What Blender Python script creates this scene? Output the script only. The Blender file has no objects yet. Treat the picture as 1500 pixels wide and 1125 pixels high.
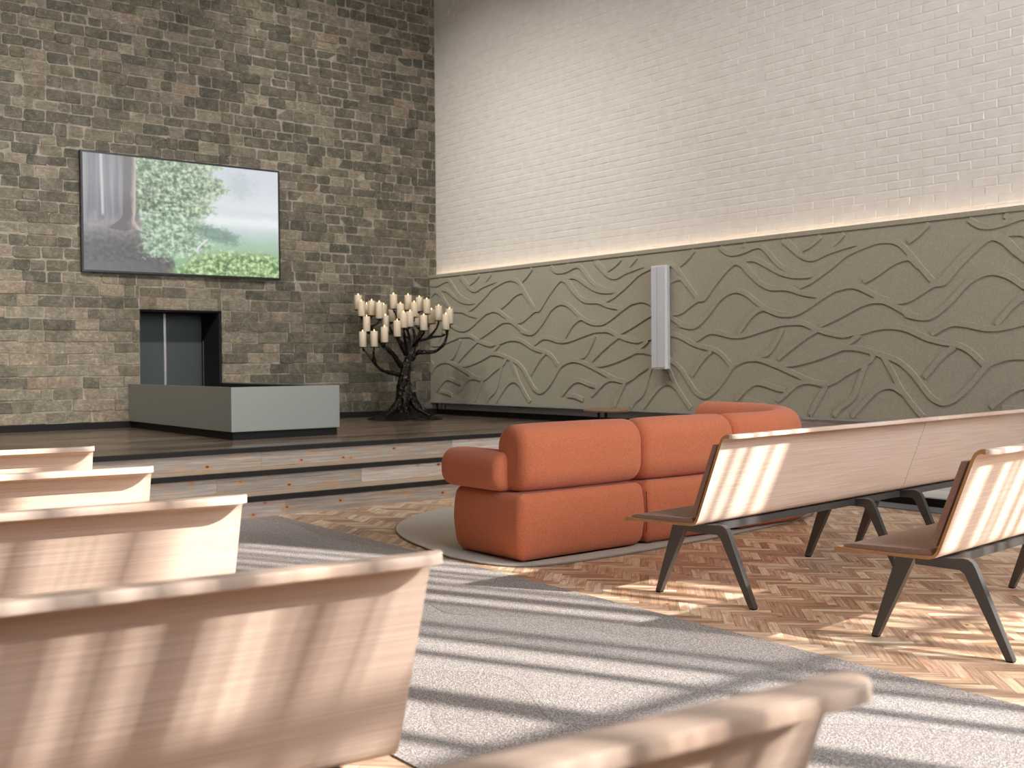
import bpy, bmesh, math, random
from math import pi, sin, cos, tan, radians, sqrt, atan2, hypot
from mathutils import Vector, Matrix, noise as mnoise
random.seed(7)
SC = bpy.context.scene
COL = SC.collection

# ------------------------------------------------------------------ helpers
class MB:
    """collects polygons with uv and a random colour, then links them as one mesh object"""
    def __init__(self):
        self.v = []; self.f = []; self.uv = []; self.c = []; self.m = []; self.sm = []
    def face(self, pts, uv=None, col=(0, 0, 0), mat=0, smooth=False):
        i0 = len(self.v); self.v.extend([tuple(p) for p in pts])
        self.f.append(list(range(i0, i0 + len(pts))))
        self.uv.append(uv or [(0, 0)] * len(pts)); self.c.append(col); self.m.append(mat); self.sm.append(smooth)
    def grid(self, rows, uvs=None, closed=False, smooth=True, mat=0, col=(0, 0, 0), flip=False):
        n = len(rows[0]); i0 = len(self.v)
        for r in rows: self.v.extend([tuple(p) for p in r])
        for a in range(len(rows) - 1):
            for b in range(n if closed else n - 1):
                b2 = (b + 1) % n
                q = [i0 + a*n + b, i0 + a*n + b2, i0 + (a+1)*n + b2, i0 + (a+1)*n + b]
                if uvs:
                    u = [uvs(a, b), uvs(a, b + 1), uvs(a + 1, b + 1), uvs(a + 1, b)]
                else: u = [(0, 0)] * 4
                if flip: q = q[::-1]; u = u[::-1]
                self.f.append(q); self.uv.append(u); self.c.append(col); self.m.append(mat); self.sm.append(smooth)
    def poly(self, pts, flip=False, uv=None, mat=0, col=(0, 0, 0)):
        if flip: pts = pts[::-1]; uv = uv[::-1] if uv else None
        self.face(pts, uv, col, mat, False)
    def box(self, x0, x1, y0, y1, z0, z1, col=(0, 0, 0), mat=0, uvaxis=0):
        P = [(x0,y0,z0),(x1,y0,z0),(x1,y1,z0),(x0,y1,z0),(x0,y0,z1),(x1,y0,z1),(x1,y1,z1),(x0,y1,z1)]
        for q in ((0,3,2,1),(4,5,6,7),(0,1,5,4),(1,2,6,5),(2,3,7,6),(3,0,4,7)):
            pts = [P[k] for k in q]
            if uvaxis == 0: uv = [(p[0], p[1] + p[2]) for p in pts]
            elif uvaxis == 1: uv = [(p[1], p[0] + p[2]) for p in pts]
            else: uv = [(p[2], p[0] + p[1]) for p in pts]
            self.face(pts, uv, col, mat)
    def build(self, name, mats, parent=None, bevel=0.0, segs=2, merge=False, autosmooth=False):
        me = bpy.data.meshes.new(name)
        me.from_pydata(self.v, [], self.f); me.update()
        uvl = me.uv_layers.new(name='UVMap')
        flat = [x for u in self.uv for p in u for x in p]
        uvl.data.foreach_set('uv', flat)
        ca = me.color_attributes.new('rnd', 'FLOAT_COLOR', 'CORNER')
        cf = []
        for f, c in zip(self.f, self.c): cf.extend((c[0], c[1], c[2], 1.0) * len(f))
        ca.data.foreach_set('color', cf)
        me.polygons.foreach_set('material_index', self.m)
        me.polygons.foreach_set('use_smooth', self.sm)
        if not isinstance(mats, (list, tuple)): mats = [mats]
        for m in mats: me.materials.append(m)
        if merge:
            bm = bmesh.new(); bm.from_mesh(me)
            bmesh.ops.remove_doubles(bm, verts=bm.verts, dist=1e-5)
            bmesh.ops.recalc_face_normals(bm, faces=bm.faces)
            bm.to_mesh(me); bm.free()
        o = bpy.data.objects.new(name, me); COL.objects.link(o)
        if parent is not None: o.parent = parent
        if bevel:
            md = o.modifiers.new('bev', 'BEVEL'); md.width = bevel; md.segments = segs
            md.limit_method = 'ANGLE'; md.angle_limit = radians(40)
            md.harden_normals = False
        return o

def tag(o, label=None, cat=None, group=None, kind=None):
    if label: o['label'] = label
    if cat: o['category'] = cat
    if group: o['group'] = group
    if kind: o['kind'] = kind
    return o

def empty(name, loc=(0, 0, 0), rz=0.0, label=None, cat=None, group=None):
    o = bpy.data.objects.new(name, None); COL.objects.link(o)
    o.location = loc; o.rotation_euler = (0, 0, rz); o.empty_display_size = .1
    return tag(o, label, cat, group)

def copy_tree(o, parent=None):
    c = o.copy(); COL.objects.link(c)
    if parent is not None: c.parent = parent
    for ch in [k for k in bpy.data.objects if k.parent == o and k.name != c.name]:
        copy_tree(ch, c)
    return c

def catmull(P, per=8):
    P = [Vector(p) for p in P]; out = []
    for i in range(len(P) - 1):
        a = P[i-1] if i else P[i]*2 - P[i+1]
        b, c = P[i], P[i+1]
        d = P[i+2] if i + 2 < len(P) else P[i+1]*2 - P[i]
        for k in range(per):
            t = k / per
            out.append(.5*((2*b) + (c-a)*t + (2*a-5*b+4*c-d)*t*t + (3*b-a-3*c+d)*t**3))
    out.append(P[-1]); return out

def tube(mb, pts, radii, n=8, bump=0.0, seed=0, cap=True):
    pts = [Vector(p) for p in pts]; m = len(pts)
    t0 = (pts[1]-pts[0]).normalized()
    up = Vector((0, 0, 1)) if abs(t0.z) < .9 else Vector((1, 0, 0))
    nrm = (up - t0*up.dot(t0)).normalized(); rows = []
    for i, p in enumerate(pts):
        t = (pts[min(i+1, m-1)] - pts[max(i-1, 0)]).normalized()
        nrm = (nrm - t*nrm.dot(t)).normalized(); bi = t.cross(nrm)
        r = radii(i/(m-1)) if callable(radii) else radii
        ring = []
        for k in range(n):
            a = 2*pi*k/n; d = nrm*cos(a) + bi*sin(a)
            rr = r*(1 + bump*mnoise.noise((p + d*r)*18 + Vector((seed, 0, 0))))
            ring.append(p + d*rr)
        rows.append(ring)
    mb.grid(rows, uvs=lambda a, b: (a/m, b/n), closed=True, smooth=True)
    if cap: mb.poly(rows[0], flip=True); mb.poly(rows[-1])

def rrect(w, h, radii, seg=6):
    """rounded rectangle outline, counter-clockwise, centred; radii = (bl, br, tr, tl)"""
    out = []
    for (sx, sy, a0), r in zip(((-1,-1,pi), (1,-1,1.5*pi), (1,1,0), (-1,1,.5*pi)), radii):
        r = max(r, 1e-4); cx = sx*(w/2 - r); cy = sy*(h/2 - r)
        for k in range(seg + 1):
            a = a0 + .5*pi*k/seg
            out.append((cx + r*cos(a), cy + r*sin(a)))
    return out

def sweep(mb, path, w, h, radii, er, seg=6, en=5, puff=0.0):
    """sweep a rounded rectangle (across = w, vertical = h) along a horizontal path, ends rounded by er"""
    path = [Vector(p) for p in path]; n = len(path)
    L = [0]
    for i in range(n-1): L.append(L[-1] + (path[i+1]-path[i]).length)
    T = [(path[min(i+1,n-1)]-path[max(i-1,0)]).normalized() for i in range(n)]
    def at(s):
        s = min(max(s, 0), L[-1])
        for i in range(n-1):
            if s <= L[i+1] + 1e-9:
                k = (s-L[i])/max(L[i+1]-L[i], 1e-9)
                return path[i].lerp(path[i+1], k), T[i].lerp(T[i+1], k).normalized()
        return path[-1], T[-1]
    st = [(er*(1-cos(.5*pi*k/en)), er*(1-sin(.5*pi*k/en))) for k in range(en+1)]
    mids = max(4, int((L[-1]-2*er)/.06))
    S = [(s, d) for s, d in st] + [(er + (L[-1]-2*er)*k/mids, 0) for k in range(1, mids)] + [(L[-1]-s, d) for s, d in st[::-1]]
    rows = []
    for s, d in S:
        p, t = at(s); side = Vector((t.y, -t.x, 0))
        u = s/L[-1]; pf = puff*(1-(2*u-1)**4)
        prof = rrect(w - 2*d + 2*pf, h - 2*d + pf, [max(r - d, .003) for r in radii], seg)
        rows.append([p + side*a + Vector((0, 0, b)) for a, b in prof])
    m = len(rows[0])
    mb.grid(rows, uvs=lambda a, b: (S[min(a, len(S)-1)][0], b/m), closed=True, smooth=True, flip=True)
    mb.poly(rows[0]); mb.poly(rows[-1], flip=True)

def slab(mb, plan, z0, z1, rt, rb, n=5, puff=0.0):
    """plan = ccw outline points; top and bottom edges rounded"""
    plan = [Vector((p[0], p[1])) for p in plan]; k = len(plan)
    nr = []
    for i in range(k):
        t = (plan[(i+1) % k] - plan[i-1]).normalized(); nr.append(Vector((t.y, -t.x)))
    prof = [(rb*(1-sin(.5*pi*j/n)), z0 + rb*(1-cos(.5*pi*j/n))) for j in range(n+1)]
    for j in range(1, 6):
        t = j/6; prof.append((-puff*sin(pi*t), z0 + rb + (z1-z0-rt-rb)*t))
    prof += [(rt*(1-cos(.5*pi*j/n)), z1 - rt*(1-sin(.5*pi*j/n))) for j in range(n+1)]
    rows = [[Vector((p.x - q.x*d, p.y - q.y*d, z)) for p, q in zip(plan, nr)] for d, z in prof]
    mb.grid(rows, uvs=lambda a, b: (b*.05, a*.05), closed=True, smooth=True)
    mb.poly(rows[0], flip=True); mb.poly(rows[-1])

def prism(mb, outline, axis, a0, a1, mat=0, uv=True):
    """extrude a 2d outline (ccw seen from +axis) from a0 to a1 along axis 'x' or 'z' or 'y'"""
    def P(p, a):
        return {'x': (a, p[0], p[1]), 'y': (p[0], a, p[1]), 'z': (p[0], p[1], a)}[axis]
    n = len(outline)
    for i in range(n):
        p, q = outline[i], outline[(i+1) % n]
        mb.face([P(p, a0), P(q, a0), P(q, a1), P(p, a1)], [(a0, 0), (a0, .05), (a1, .05), (a1, 0)], mat=mat)
    mb.poly([P(p, a1) for p in outline], mat=mat); mb.poly([P(p, a0) for p in outline], flip=True, mat=mat)

def lathe(mb, prof, cx, cy, n=20, smooth=True):
    rows = [[(cx + r*cos(2*pi*k/n), cy + r*sin(2*pi*k/n), z) for k in range(n)] for r, z in prof]
    mb.grid(rows, closed=True, smooth=smooth)
    if prof[0][0] > 1e-4: mb.poly(rows[0], flip=True)
    if prof[-1][0] > 1e-4: mb.poly(rows[-1])

# ------------------------------------------------------------------ materials
class NT:
    def __init__(self, name):
        self.m = bpy.data.materials.new(name); self.m.use_nodes = True
        self.t = self.m.node_tree; self.b = self.t.nodes['Principled BSDF']
    def n(self, typ, **kw):
        x = self.t.nodes.new(typ)
        for k, v in kw.items():
            if k.startswith('i_'): x.inputs[k[2:].replace('_', ' ')].default_value = v
            else: setattr(x, k, v)
        return x
    def l(self, a, b): self.t.links.new(a, b)
    def ramp(self, fac, stops, interp='LINEAR'):
        r = self.n('ShaderNodeValToRGB'); r.color_ramp.interpolation = interp
        e = r.color_ramp.elements
        while len(e) < len(stops): e.new(.5)
        for k, (p, c) in zip(e, stops): k.position = p; k.color = (*c, 1)
        self.l(fac, r.inputs[0]); return r.outputs[0]
    def mix(self, a, b, fac, mode='MIX'):
        x = self.n('ShaderNodeMix', data_type='RGBA', blend_type=mode)
        for s, v in ((0, fac), (6, a), (7, b)):
            if isinstance(v, (int, float)): x.inputs[s].default_value = v
            elif isinstance(v, tuple): x.inputs[s].default_value = (*v, 1)
            else: self.l(v, x.inputs[s])
        return x.outputs[2]
    def math(self, op, a, b=0.0):
        x = self.n('ShaderNodeMath', operation=op)
        for s, v in ((0, a), (1, b)):
            if isinstance(v, (int, float)): x.inputs[s].default_value = v
            else: self.l(v, x.inputs[s])
        return x.outputs[0]
    def noise(self, vec, scale, detail=4, rough=.55, dist=0.0):
        x = self.n('ShaderNodeTexNoise'); x.inputs['Scale'].default_value = scale
        x.inputs['Detail'].default_value = detail; x.inputs['Roughness'].default_value = rough
        x.inputs['Distortion'].default_value = dist
        if vec is not None: self.l(vec, x.inputs['Vector'])
        return x.outputs['Fac']
    def coord(self, kind='Object'):
        return self.n('ShaderNodeTexCoord').outputs[kind]
    def mapping(self, vec, scale=(1, 1, 1), loc=(0, 0, 0), rot=(0, 0, 0)):
        x = self.n('ShaderNodeMapping'); self.l(vec, x.inputs[0])
        x.inputs['Scale'].default_value = scale; x.inputs['Location'].default_value = loc; x.inputs['Rotation'].default_value = rot
        return x.outputs[0]
    def rnd(self):
        a = self.n('ShaderNodeAttribute'); a.attribute_name = 'rnd'
        s = self.n('ShaderNodeSeparateColor'); self.l(a.outputs['Color'], s.inputs[0]); return s.outputs
    def bump(self, h, strength=.3, dist=.01):
        x = self.n('ShaderNodeBump'); x.inputs['Strength'].default_value = strength; x.inputs['Distance'].default_value = dist
        self.l(h, x.inputs['Height']); self.l(x.outputs[0], self.b.inputs['Normal'])
    def set(self, color=None, rough=None, metal=None, spec=None):
        for k, v in (('Base Color', color), ('Roughness', rough), ('Metallic', metal), ('Specular IOR Level', spec)):
            if v is None: continue
            if isinstance(v, tuple): self.b.inputs[k].default_value = (*v, 1)
            elif isinstance(v, (int, float)): self.b.inputs[k].default_value = v
            else: self.l(v, self.b.inputs[k])
        return self.m

def lin(r, g, b):
    f = lambda c: (c/255/12.92) if c/255 <= .04045 else ((c/255+.055)/1.055)**2.4
    return (f(r), f(g), f(b))

def plain(name, rgb, rough=.6, metal=0.0, spec=.5, bump=0.0, bscale=60):
    t = NT(name)
    if bump: t.bump(t.noise(t.coord(), bscale, 3), bump, .004)
    return t.set(lin(*rgb), rough, metal, spec)
SKY, SUN, COVE, EXPO, WASH, WASH2 = 15.5, 11.0, 10.0, 0.0, 80.0, 24.0
RIBS=[
 [(7.29,2.321),(7.2,2.255),(7.111,2.235),(6.991,2.246),(6.866,2.278),(6.774,2.276),(6.698,2.222),(6.623,2.143),(6.542,2.071),(6.432,2.016),(6.303,1.974),(6.204,1.963)],
 [(6.976,2.165),(6.836,2.154),(6.669,2.071),(6.52,2.001),(6.375,1.968),(6.204,1.965),(6.066,2.008),(5.93,2.083)],
 [(6.346,1.859),(6.204,1.907),(6.093,1.964),(5.957,2.04),(5.837,2.116),(5.715,2.16),(5.536,2.205),(5.412,2.207),(5.302,2.174),(5.206,2.085),(5.1,1.959),(4.985,1.835),(4.928,1.808),(4.871,1.828),(4.749,1.954),(4.63,2.057),(4.544,2.121),(4.481,2.147),(4.419,2.152),(4.357,2.119),(4.285,2.033),(4.205,1.958)],
 [(6.716,2.316),(6.623,2.335),(6.534,2.315),(6.417,2.233),(6.317,2.154),(6.218,2.115),(6.134,2.12),(6.038,2.155),(5.837,2.195),(5.728,2.208),(5.536,2.205)],
 [(7.007,2.33),(6.944,2.291),(6.82,2.28)],
 [(6.49,2.319),(6.403,2.244),(6.303,2.162)],
 [(6.302,2.206),(6.197,2.243),(6.079,2.319)],
 [(6.038,2.17),(5.916,2.253),(5.823,2.329)],
 [(7.587,1.828),(7.519,1.835),(7.416,1.944),(7.266,2.074),(7.168,2.136),(7.079,2.145),(6.992,2.107),(6.898,2.018),(6.775,1.924),(6.654,1.872),(6.462,1.858),(6.304,1.808),(6.107,1.776),(5.998,1.803)],
 [(5.645,1.871),(5.524,1.924),(5.363,2.011),(5.242,2.042),(5.183,2.029),(5.112,1.96)],
 [(5.351,1.682),(5.303,1.68),(5.207,1.693),(5.089,1.751),(4.985,1.803),(4.882,1.814)],
 [(7.852,1.569),(7.693,1.534),(7.58,1.554),(7.435,1.664),(7.301,1.792),(7.186,1.855),(7.073,1.871),(6.946,1.83),(6.822,1.744),(6.715,1.678),(6.595,1.631),(6.492,1.613),(6.376,1.62),(6.261,1.663),(6.108,1.742),(5.957,1.814),(5.877,1.83),(5.781,1.84),(5.683,1.819),(5.575,1.767),(5.474,1.717),(5.4,1.692)],
 [(6.108,1.502),(5.958,1.555),(5.838,1.604),(5.807,1.635),(5.639,1.683),(5.499,1.696),(5.4,1.673),(5.254,1.595),(5.147,1.548),(5.065,1.535),(4.985,1.549)],
 [(7.607,1.397),(7.436,1.473),(7.302,1.465),(7.139,1.43),(6.979,1.434),(6.747,1.485),(6.544,1.528),(6.39,1.535),(6.29,1.528),(6.178,1.485),(6.04,1.439),(5.918,1.413),(5.851,1.406),(5.848,1.411),(5.755,1.42),(5.639,1.436),(5.525,1.463),(5.388,1.47),(5.255,1.451),(5.147,1.41),(5.042,1.364),(4.916,1.33),(4.793,1.307),(4.705,1.276),(4.629,1.224),(4.564,1.162),(4.517,1.134)],
 [(5.868,1.295),(5.73,1.291),(5.576,1.258),(5.45,1.221),(5.327,1.182),(5.219,1.111),(5.136,1.026),(5.066,0.941),(4.996,0.868),(4.916,0.83),(4.848,0.835),(4.77,0.878),(4.683,0.952),(4.586,1.061),(4.517,1.134),(4.438,1.172),(4.335,1.201),(4.224,1.202)],
 [(7.157,1.127),(7.06,1.177),(6.918,1.201),(6.794,1.196),(6.642,1.153),(6.465,1.091),(6.306,1.032),(6.165,0.986),(6.041,0.965)],
 [(6.584,0.802),(6.465,0.888),(6.363,0.961),(6.249,0.991),(6.151,0.981),(6.048,0.955),(6.135,0.812),(6.215,0.685)],
 [(6.041,0.962),(5.919,1.012),(5.839,1.06),(5.822,1.066),(5.678,1.136),(5.588,1.178),(5.538,1.244)],
 [(5.627,1.147),(5.698,0.988),(5.743,0.875),(5.802,0.811),(5.889,0.758),(5.956,0.687)],
 [(5.45,1.216),(5.413,1.155),(5.364,1.079),(5.297,0.959),(5.231,0.874),(5.148,0.779),(5.075,0.705)],
 [(5.77,0.685),(5.627,0.827),(5.513,0.924),(5.413,0.958),(5.34,0.948),(5.267,0.906)],
 [(7.094,0.802),(6.95,0.917),(6.841,0.97),(6.733,0.962),(6.613,0.928),(6.48,0.906)],
 [(6.998,0.798),(6.857,0.789),(6.719,0.75)],
 [(6.522,1.479),(6.604,1.355),(6.687,1.26),(6.778,1.234)],
 [(6.582,1.199),(6.413,1.31),(6.248,1.407),(6.136,1.463)],
 [(6.642,1.151),(6.464,1.148),(6.306,1.167),(6.095,1.219),(5.959,1.263),(5.865,1.294)],
 [(5.066,1.037),(4.962,1.154),(4.871,1.237),(4.793,1.288)],
 [(7.051,1.457),(6.908,1.607),(6.792,1.673),(6.731,1.683)],
 [(5.218,2.177),(5.124,2.232),(5.008,2.326)],
 [(5.684,1.408),(5.769,1.354),(5.888,1.293)],
]
CANDLES= [(7.048, 12.128, 1.868, 0.184), (6.976, 11.928, 1.776, 0.187), (7.208, 12.192, 1.796, 0.144), (7.155, 11.978, 1.791, 0.184), (7.151, 11.789, 1.744, 0.204), (7.38, 12.056, 1.779, 0.158), (7.374, 11.809, 1.871, 0.184), (7.6, 11.822, 1.864, 0.189), (7.386, 11.669, 1.738, 0.192), (7.577, 11.647, 1.768, 0.184), (7.74, 11.776, 1.847, 0.181), (7.73, 11.591, 1.809, 0.184), (7.86, 11.677, 1.691, 0.177), (7.819, 11.456, 1.72, 0.184), (7.87, 11.288, 1.673, 0.188), (7.745, 11.192, 1.596, 0.191), (6.998, 11.842, 1.583, 0.187), (7.261, 11.826, 1.586, 0.201), (7.216, 11.478, 1.513, 0.197), (7.308, 11.472, 1.622, 0.189), (7.451, 11.551, 1.639, 0.193), (7.502, 11.32, 1.589, 0.187), (6.906, 11.782, 1.389, 0.192), (6.965, 11.609, 1.39, 0.191), (7.039, 11.488, 1.441, 0.19), (7.511, 12.078, 1.717, 0.16), (7.702, 11.8, 1.668, 0.108), (7.871, 11.664, 1.528, 0.069), (7.964, 11.528, 1.552, 0.056), (7.629, 11.918, 1.532, 0.088)]
LIMBS= [[(7.372, 11.661, 1.035), (7.274, 11.675, 1.055), (7.152, 11.682, 1.084), (7.027, 11.681, 1.166), (6.96, 11.672, 1.238), (6.907, 11.755, 1.347)], [(7.027, 11.681, 1.166), (6.98, 11.644, 1.256), (6.957, 11.613, 1.336), (6.965, 11.608, 1.381)], [(7.388, 11.651, 1.127), (7.279, 11.612, 1.236), (7.157, 11.583, 1.345), (7.069, 11.591, 1.407), (7.073, 11.717, 1.509), (7.07, 11.85, 1.621), (7.099, 12.021, 1.736), (7.054, 12.122, 1.794)], [(7.434, 11.619, 1.29), (7.435, 11.685, 1.401), (7.352, 11.689, 1.492), (7.35, 11.82, 1.587), (7.347, 11.953, 1.701), (7.196, 11.881, 1.733)], [(7.432, 11.617, 1.144), (7.474, 11.613, 1.29), (7.52, 11.683, 1.438), (7.536, 11.738, 1.586), (7.424, 11.765, 1.714), (7.383, 11.801, 1.825)], [(7.462, 11.596, 1.217), (7.535, 11.606, 1.363), (7.579, 11.638, 1.474), (7.594, 11.692, 1.586), (7.595, 11.759, 1.717), (7.609, 11.814, 1.812)], [(7.476, 11.584, 1.217), (7.535, 11.54, 1.317), (7.58, 11.442, 1.315), (7.68, 11.364, 1.324), (7.724, 11.267, 1.377), (7.765, 11.213, 1.484), (7.781, 11.203, 1.584), (7.872, 11.285, 1.651)], [(7.536, 11.606, 1.4), (7.527, 11.425, 1.506), (7.519, 11.331, 1.566)], [(7.52, 11.616, 1.327), (7.635, 11.657, 1.456), (7.751, 11.631, 1.493), (7.812, 11.522, 1.602), (7.822, 11.453, 1.701)], [(7.578, 11.637, 1.437), (7.722, 11.719, 1.588), (7.726, 11.656, 1.716), (7.728, 11.592, 1.787)], [(7.416, 11.572, 1.363), (7.343, 11.505, 1.488), (7.31, 11.47, 1.577), (7.308, 11.472, 1.613)], [(7.407, 11.577, 1.29), (7.272, 11.495, 1.397), (7.222, 11.472, 1.469), (7.216, 11.478, 1.505)]]
TRUNK= [(7.412, 11.616, 0.524), (7.408, 11.623, 0.67), (7.404, 11.631, 0.853), (7.414, 11.627, 0.999), (7.432, 11.617, 1.144), (7.455, 11.602, 1.254)]
# ------------------------------------------------------------------ materials in use
def mat_stone():
    t = NT('stone'); r = t.rnd(); co = t.coord()
    tone = t.ramp(r[0], [(0, lin(68,68,58)), (.22, lin(94,92,80)), (.5, lin(124,119,105)), (.78, lin(158,150,136)), (1, lin(206,198,185))])
    hue = t.ramp(r[1], [(0, lin(106,117,104)), (.5, lin(130,129,115)), (.9, lin(146,134,116)), (.97, lin(148,118,88)), (1, lin(156,112,74))])
    c = t.mix(tone, hue, .24)
    off = t.n('ShaderNodeVectorMath', operation='MULTIPLY_ADD'); t.l(co, off.inputs[0]); off.inputs[1].default_value = (1, 1, 1)
    a = t.n('ShaderNodeAttribute'); a.attribute_name = 'rnd'
    sc = t.n('ShaderNodeVectorMath', operation='SCALE'); t.l(a.outputs['Color'], sc.inputs[0]); sc.inputs['Scale'].default_value = 37
    t.l(sc.outputs[0], off.inputs[2])
    n1 = t.noise(off.outputs[0], 9, 6, .65, 1.2)
    st = t.noise(t.mapping(off.outputs[0], (10, 10, 34), rot=(0, .5, 0)), 1.6, 5, .6, 1.5)
    c = t.mix(c, t.ramp(n1, [(.28, lin(58,56,46)), (.5, lin(128,120,104)), (.72, lin(196,184,164))]), .6, 'OVERLAY')
    c = t.mix(c, t.ramp(st, [(.34, lin(70,70,60)), (.5, lin(126,122,112)), (.66, lin(214,204,188))]), .6, 'OVERLAY')
    c = t.mix(c, lin(170,160,144), t.ramp(t.noise(off.outputs[0], 24, 3, .6, 2.5), [(.56, (0,0,0)), (.66, (.45,.45,.45))]))
    n2 = t.noise(co, .8, 3); c = t.mix(c, t.ramp(n2, [(.3, lin(116,118,104)), (.7, lin(142,130,114))]), .35, 'OVERLAY')
    n3 = t.noise(co, 7, 6, .7, .8); c = t.mix(c, t.ramp(n3, [(.32, lin(72,72,61)), (.5, lin(118,112,98)), (.66, lin(172,162,146))]), .24)
    t.bump(t.math('ADD', n1, t.math('MULTIPLY', st, .8)), .55, .012)
    return t.set(c, .62, 0, .35)
def mat_mortar():
    t = NT('mortar'); n = t.noise(t.coord(), 7, 6, .7, .8)
    t.bump(t.noise(t.coord(), 90, 3), .4, .004)
    return t.set(t.ramp(n, [(.32, lin(112,106,92)), (.66, lin(164,153,137))]), .9, 0, .2)
def mat_wood(name, stops, stain=None, grain=(2.2, 46), rough=.5, rnd_amt=.6, knots=0.0, spec=.4, bump=.08, lightgrain=None):
    """planks: uv in metres, u along the grain; each plank shifted by its own random colour"""
    t = NT(name); r = t.rnd(); uv = t.n('ShaderNodeUVMap').outputs[0]
    cmb = t.n('ShaderNodeCombineXYZ'); t.l(t.math('MULTIPLY', r[1], 91), cmb.inputs[0]); t.l(t.math('MULTIPLY', r[2], 57), cmb.inputs[1])
    ad = t.n('ShaderNodeVectorMath', operation='ADD'); t.l(uv, ad.inputs[0]); t.l(cmb.outputs[0], ad.inputs[1]); v = ad.outputs[0]
    g = t.noise(t.mapping(v, (grain[0], grain[1], 1)), 1, 6, .62, .35)
    big = t.noise(t.mapping(v, (grain[0]*.9, grain[1]*.16, 1)), 1, 3, .5, 1.0)
    f = t.math('ADD', t.math('MULTIPLY', g, 1-rnd_amt), t.math('MULTIPLY', r[0], rnd_amt))
    c = t.ramp(f, stops)
    if stain:
        c = t.mix(c, stain, t.ramp(big, [(.52, (0,0,0)), (.72, (.75,.75,.75))]))
        c = t.mix(c, t.ramp(g, [(.3, lin(96,84,72)), (.5, lin(128,128,128)), (.7, lin(168,166,162))]), .5, 'OVERLAY')
    if lightgrain: c = t.mix(c, t.ramp(g, [(.35, lightgrain[0]), (.65, lightgrain[1])]), .75)
    if knots:
        vo = t.n('ShaderNodeTexVoronoi'); vo.inputs['Scale'].default_value = 1; vo.inputs['Randomness'].default_value = 1
        t.l(t.mapping(v, (knots, knots*1.7, 1)), vo.inputs['Vector'])
        d = t.math('ADD', vo.outputs['Distance'], t.math('MULTIPLY', t.math('SUBTRACT', big, .5), .12))
        c = t.mix(c, lin(196,134,76), t.ramp(d, [(.06, (.85,.85,.85)), (.24, (0,0,0))]))
        c = t.mix(c, lin(62,36,20), t.ramp(d, [(.045, (.9,.9,.9)), (.1, (0,0,0))]))
    if bump: t.bump(g, bump, .003)
    return t.set(c, rough, 0, spec)
def mat_fabric(name, a, b, scale=260, rough=.95, bump=.5, sheen=.25):
    t = NT(name); co = t.coord(); n = t.noise(co, scale, 3, .6); n2 = t.noise(co, 5, 3)
    c = t.ramp(n, [(.32, lin(*a)), (.68, lin(*b))])
    c = t.mix(c, t.ramp(n2, [(.3, lin(122,122,122)), (.7, lin(134,134,134))]), .6, 'OVERLAY')
    t.bump(n, bump, .004); t.b.inputs['Sheen Weight'].default_value = sheen; t.b.inputs['Sheen Roughness'].default_value = .6
    return t.set(c, rough, 0, .15)
def mat_carpet():
    t = NT('carpet_pile'); co = t.coord()
    sp = t.noise(co, 230, 2, .7); sp2 = t.noise(co, 120, 3, .7)
    c = t.ramp(t.math('ADD', t.math('MULTIPLY', sp, .55), t.math('MULTIPLY', sp2, .45)), [(.34, lin(144,136,130)), (.5, lin(198,192,188)), (.66, lin(232,228,225))])
    sx = t.n('ShaderNodeSeparateXYZ'); t.l(co, sx.inputs[0])
    wob = t.noise(t.mapping(co, (.9, .75, 1), (3.1, 7.7, 0)), 1, 1, .4, 0)
    lo = t.math('ADD', t.math('ADD', t.math('MULTIPLY', sx.outputs[0], .42), t.math('MULTIPLY', sx.outputs[1], .10)), t.math('MULTIPLY', wob, .75))
    pp = t.math('PINGPONG', t.math('MULTIPLY', lo, 5.2), .5)
    step = t.math('FLOOR', t.math('MULTIPLY', lo, 5.2))
    tone = t.math('FRACT', t.math('MULTIPLY', step, .377))
    c = t.mix(c, t.ramp(tone, [(0, lin(118,116,114)), (1, lin(137,136,135))]), .8, 'OVERLAY')
    fr = t.math('FRACT', t.math('MULTIPLY', lo, 5.2))
    c = t.mix(c, lin(98,86,78), t.ramp(fr, [(0, (.55,.55,.55)), (.008, (.4,.4,.4)), (.018, (0,0,0))]))
    t.bump(t.math('ADD', sp, sp2), .7, .006)
    return t.set(c, .98, 0, .05)
def mat_bronze():
    t = NT('bronze'); co = t.coord(); n = t.noise(co, 26, 5, .65); v = t.n('ShaderNodeTexVoronoi'); v.inputs['Scale'].default_value = 45; t.l(co, v.inputs['Vector'])
    c = t.ramp(n, [(.35, lin(30,27,25)), (.6, lin(56,49,44)), (.74, lin(140,116,90))])
    t.bump(t.math('ADD', n, t.math('MULTIPLY', v.outputs['Distance'], .6)), .8, .02)
    return t.set(c, .2, .9, .5)
def mat_whitebrick():
    t = NT('white_painted_brick'); co = t.coord(); n = t.noise(co, 60, 4); n2 = t.noise(co, 9, 3)
    t.bump(t.math('ADD', n, t.math('MULTIPLY', n2, 2.0)), .3, .004)
    return t.set(t.ramp(n2, [(.3, lin(214,207,198)), (.7, lin(222,216,208))]), .42, 0, .45)
def mat_felt():
    t = NT('green_grey_felt'); co = t.coord(); n = t.noise(co, 380, 2, .7); n2 = t.noise(co, 90, 3)
    c = t.ramp(t.math('ADD', t.math('MULTIPLY', n, .6), t.math('MULTIPLY', n2, .4)), [(.35, lin(142,136,119)), (.65, lin(174,167,148))])
    t.bump(n, .35, .003)
    return t.set(c, .9, 0, .2)
def mat_emit(name, rgb, strength):
    t = NT(name); t.set(lin(*rgb), .6)
    t.b.inputs['Emission Color'].default_value = (*lin(*rgb), 1); t.b.inputs['Emission Strength'].default_value = strength
    return t.m

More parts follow.
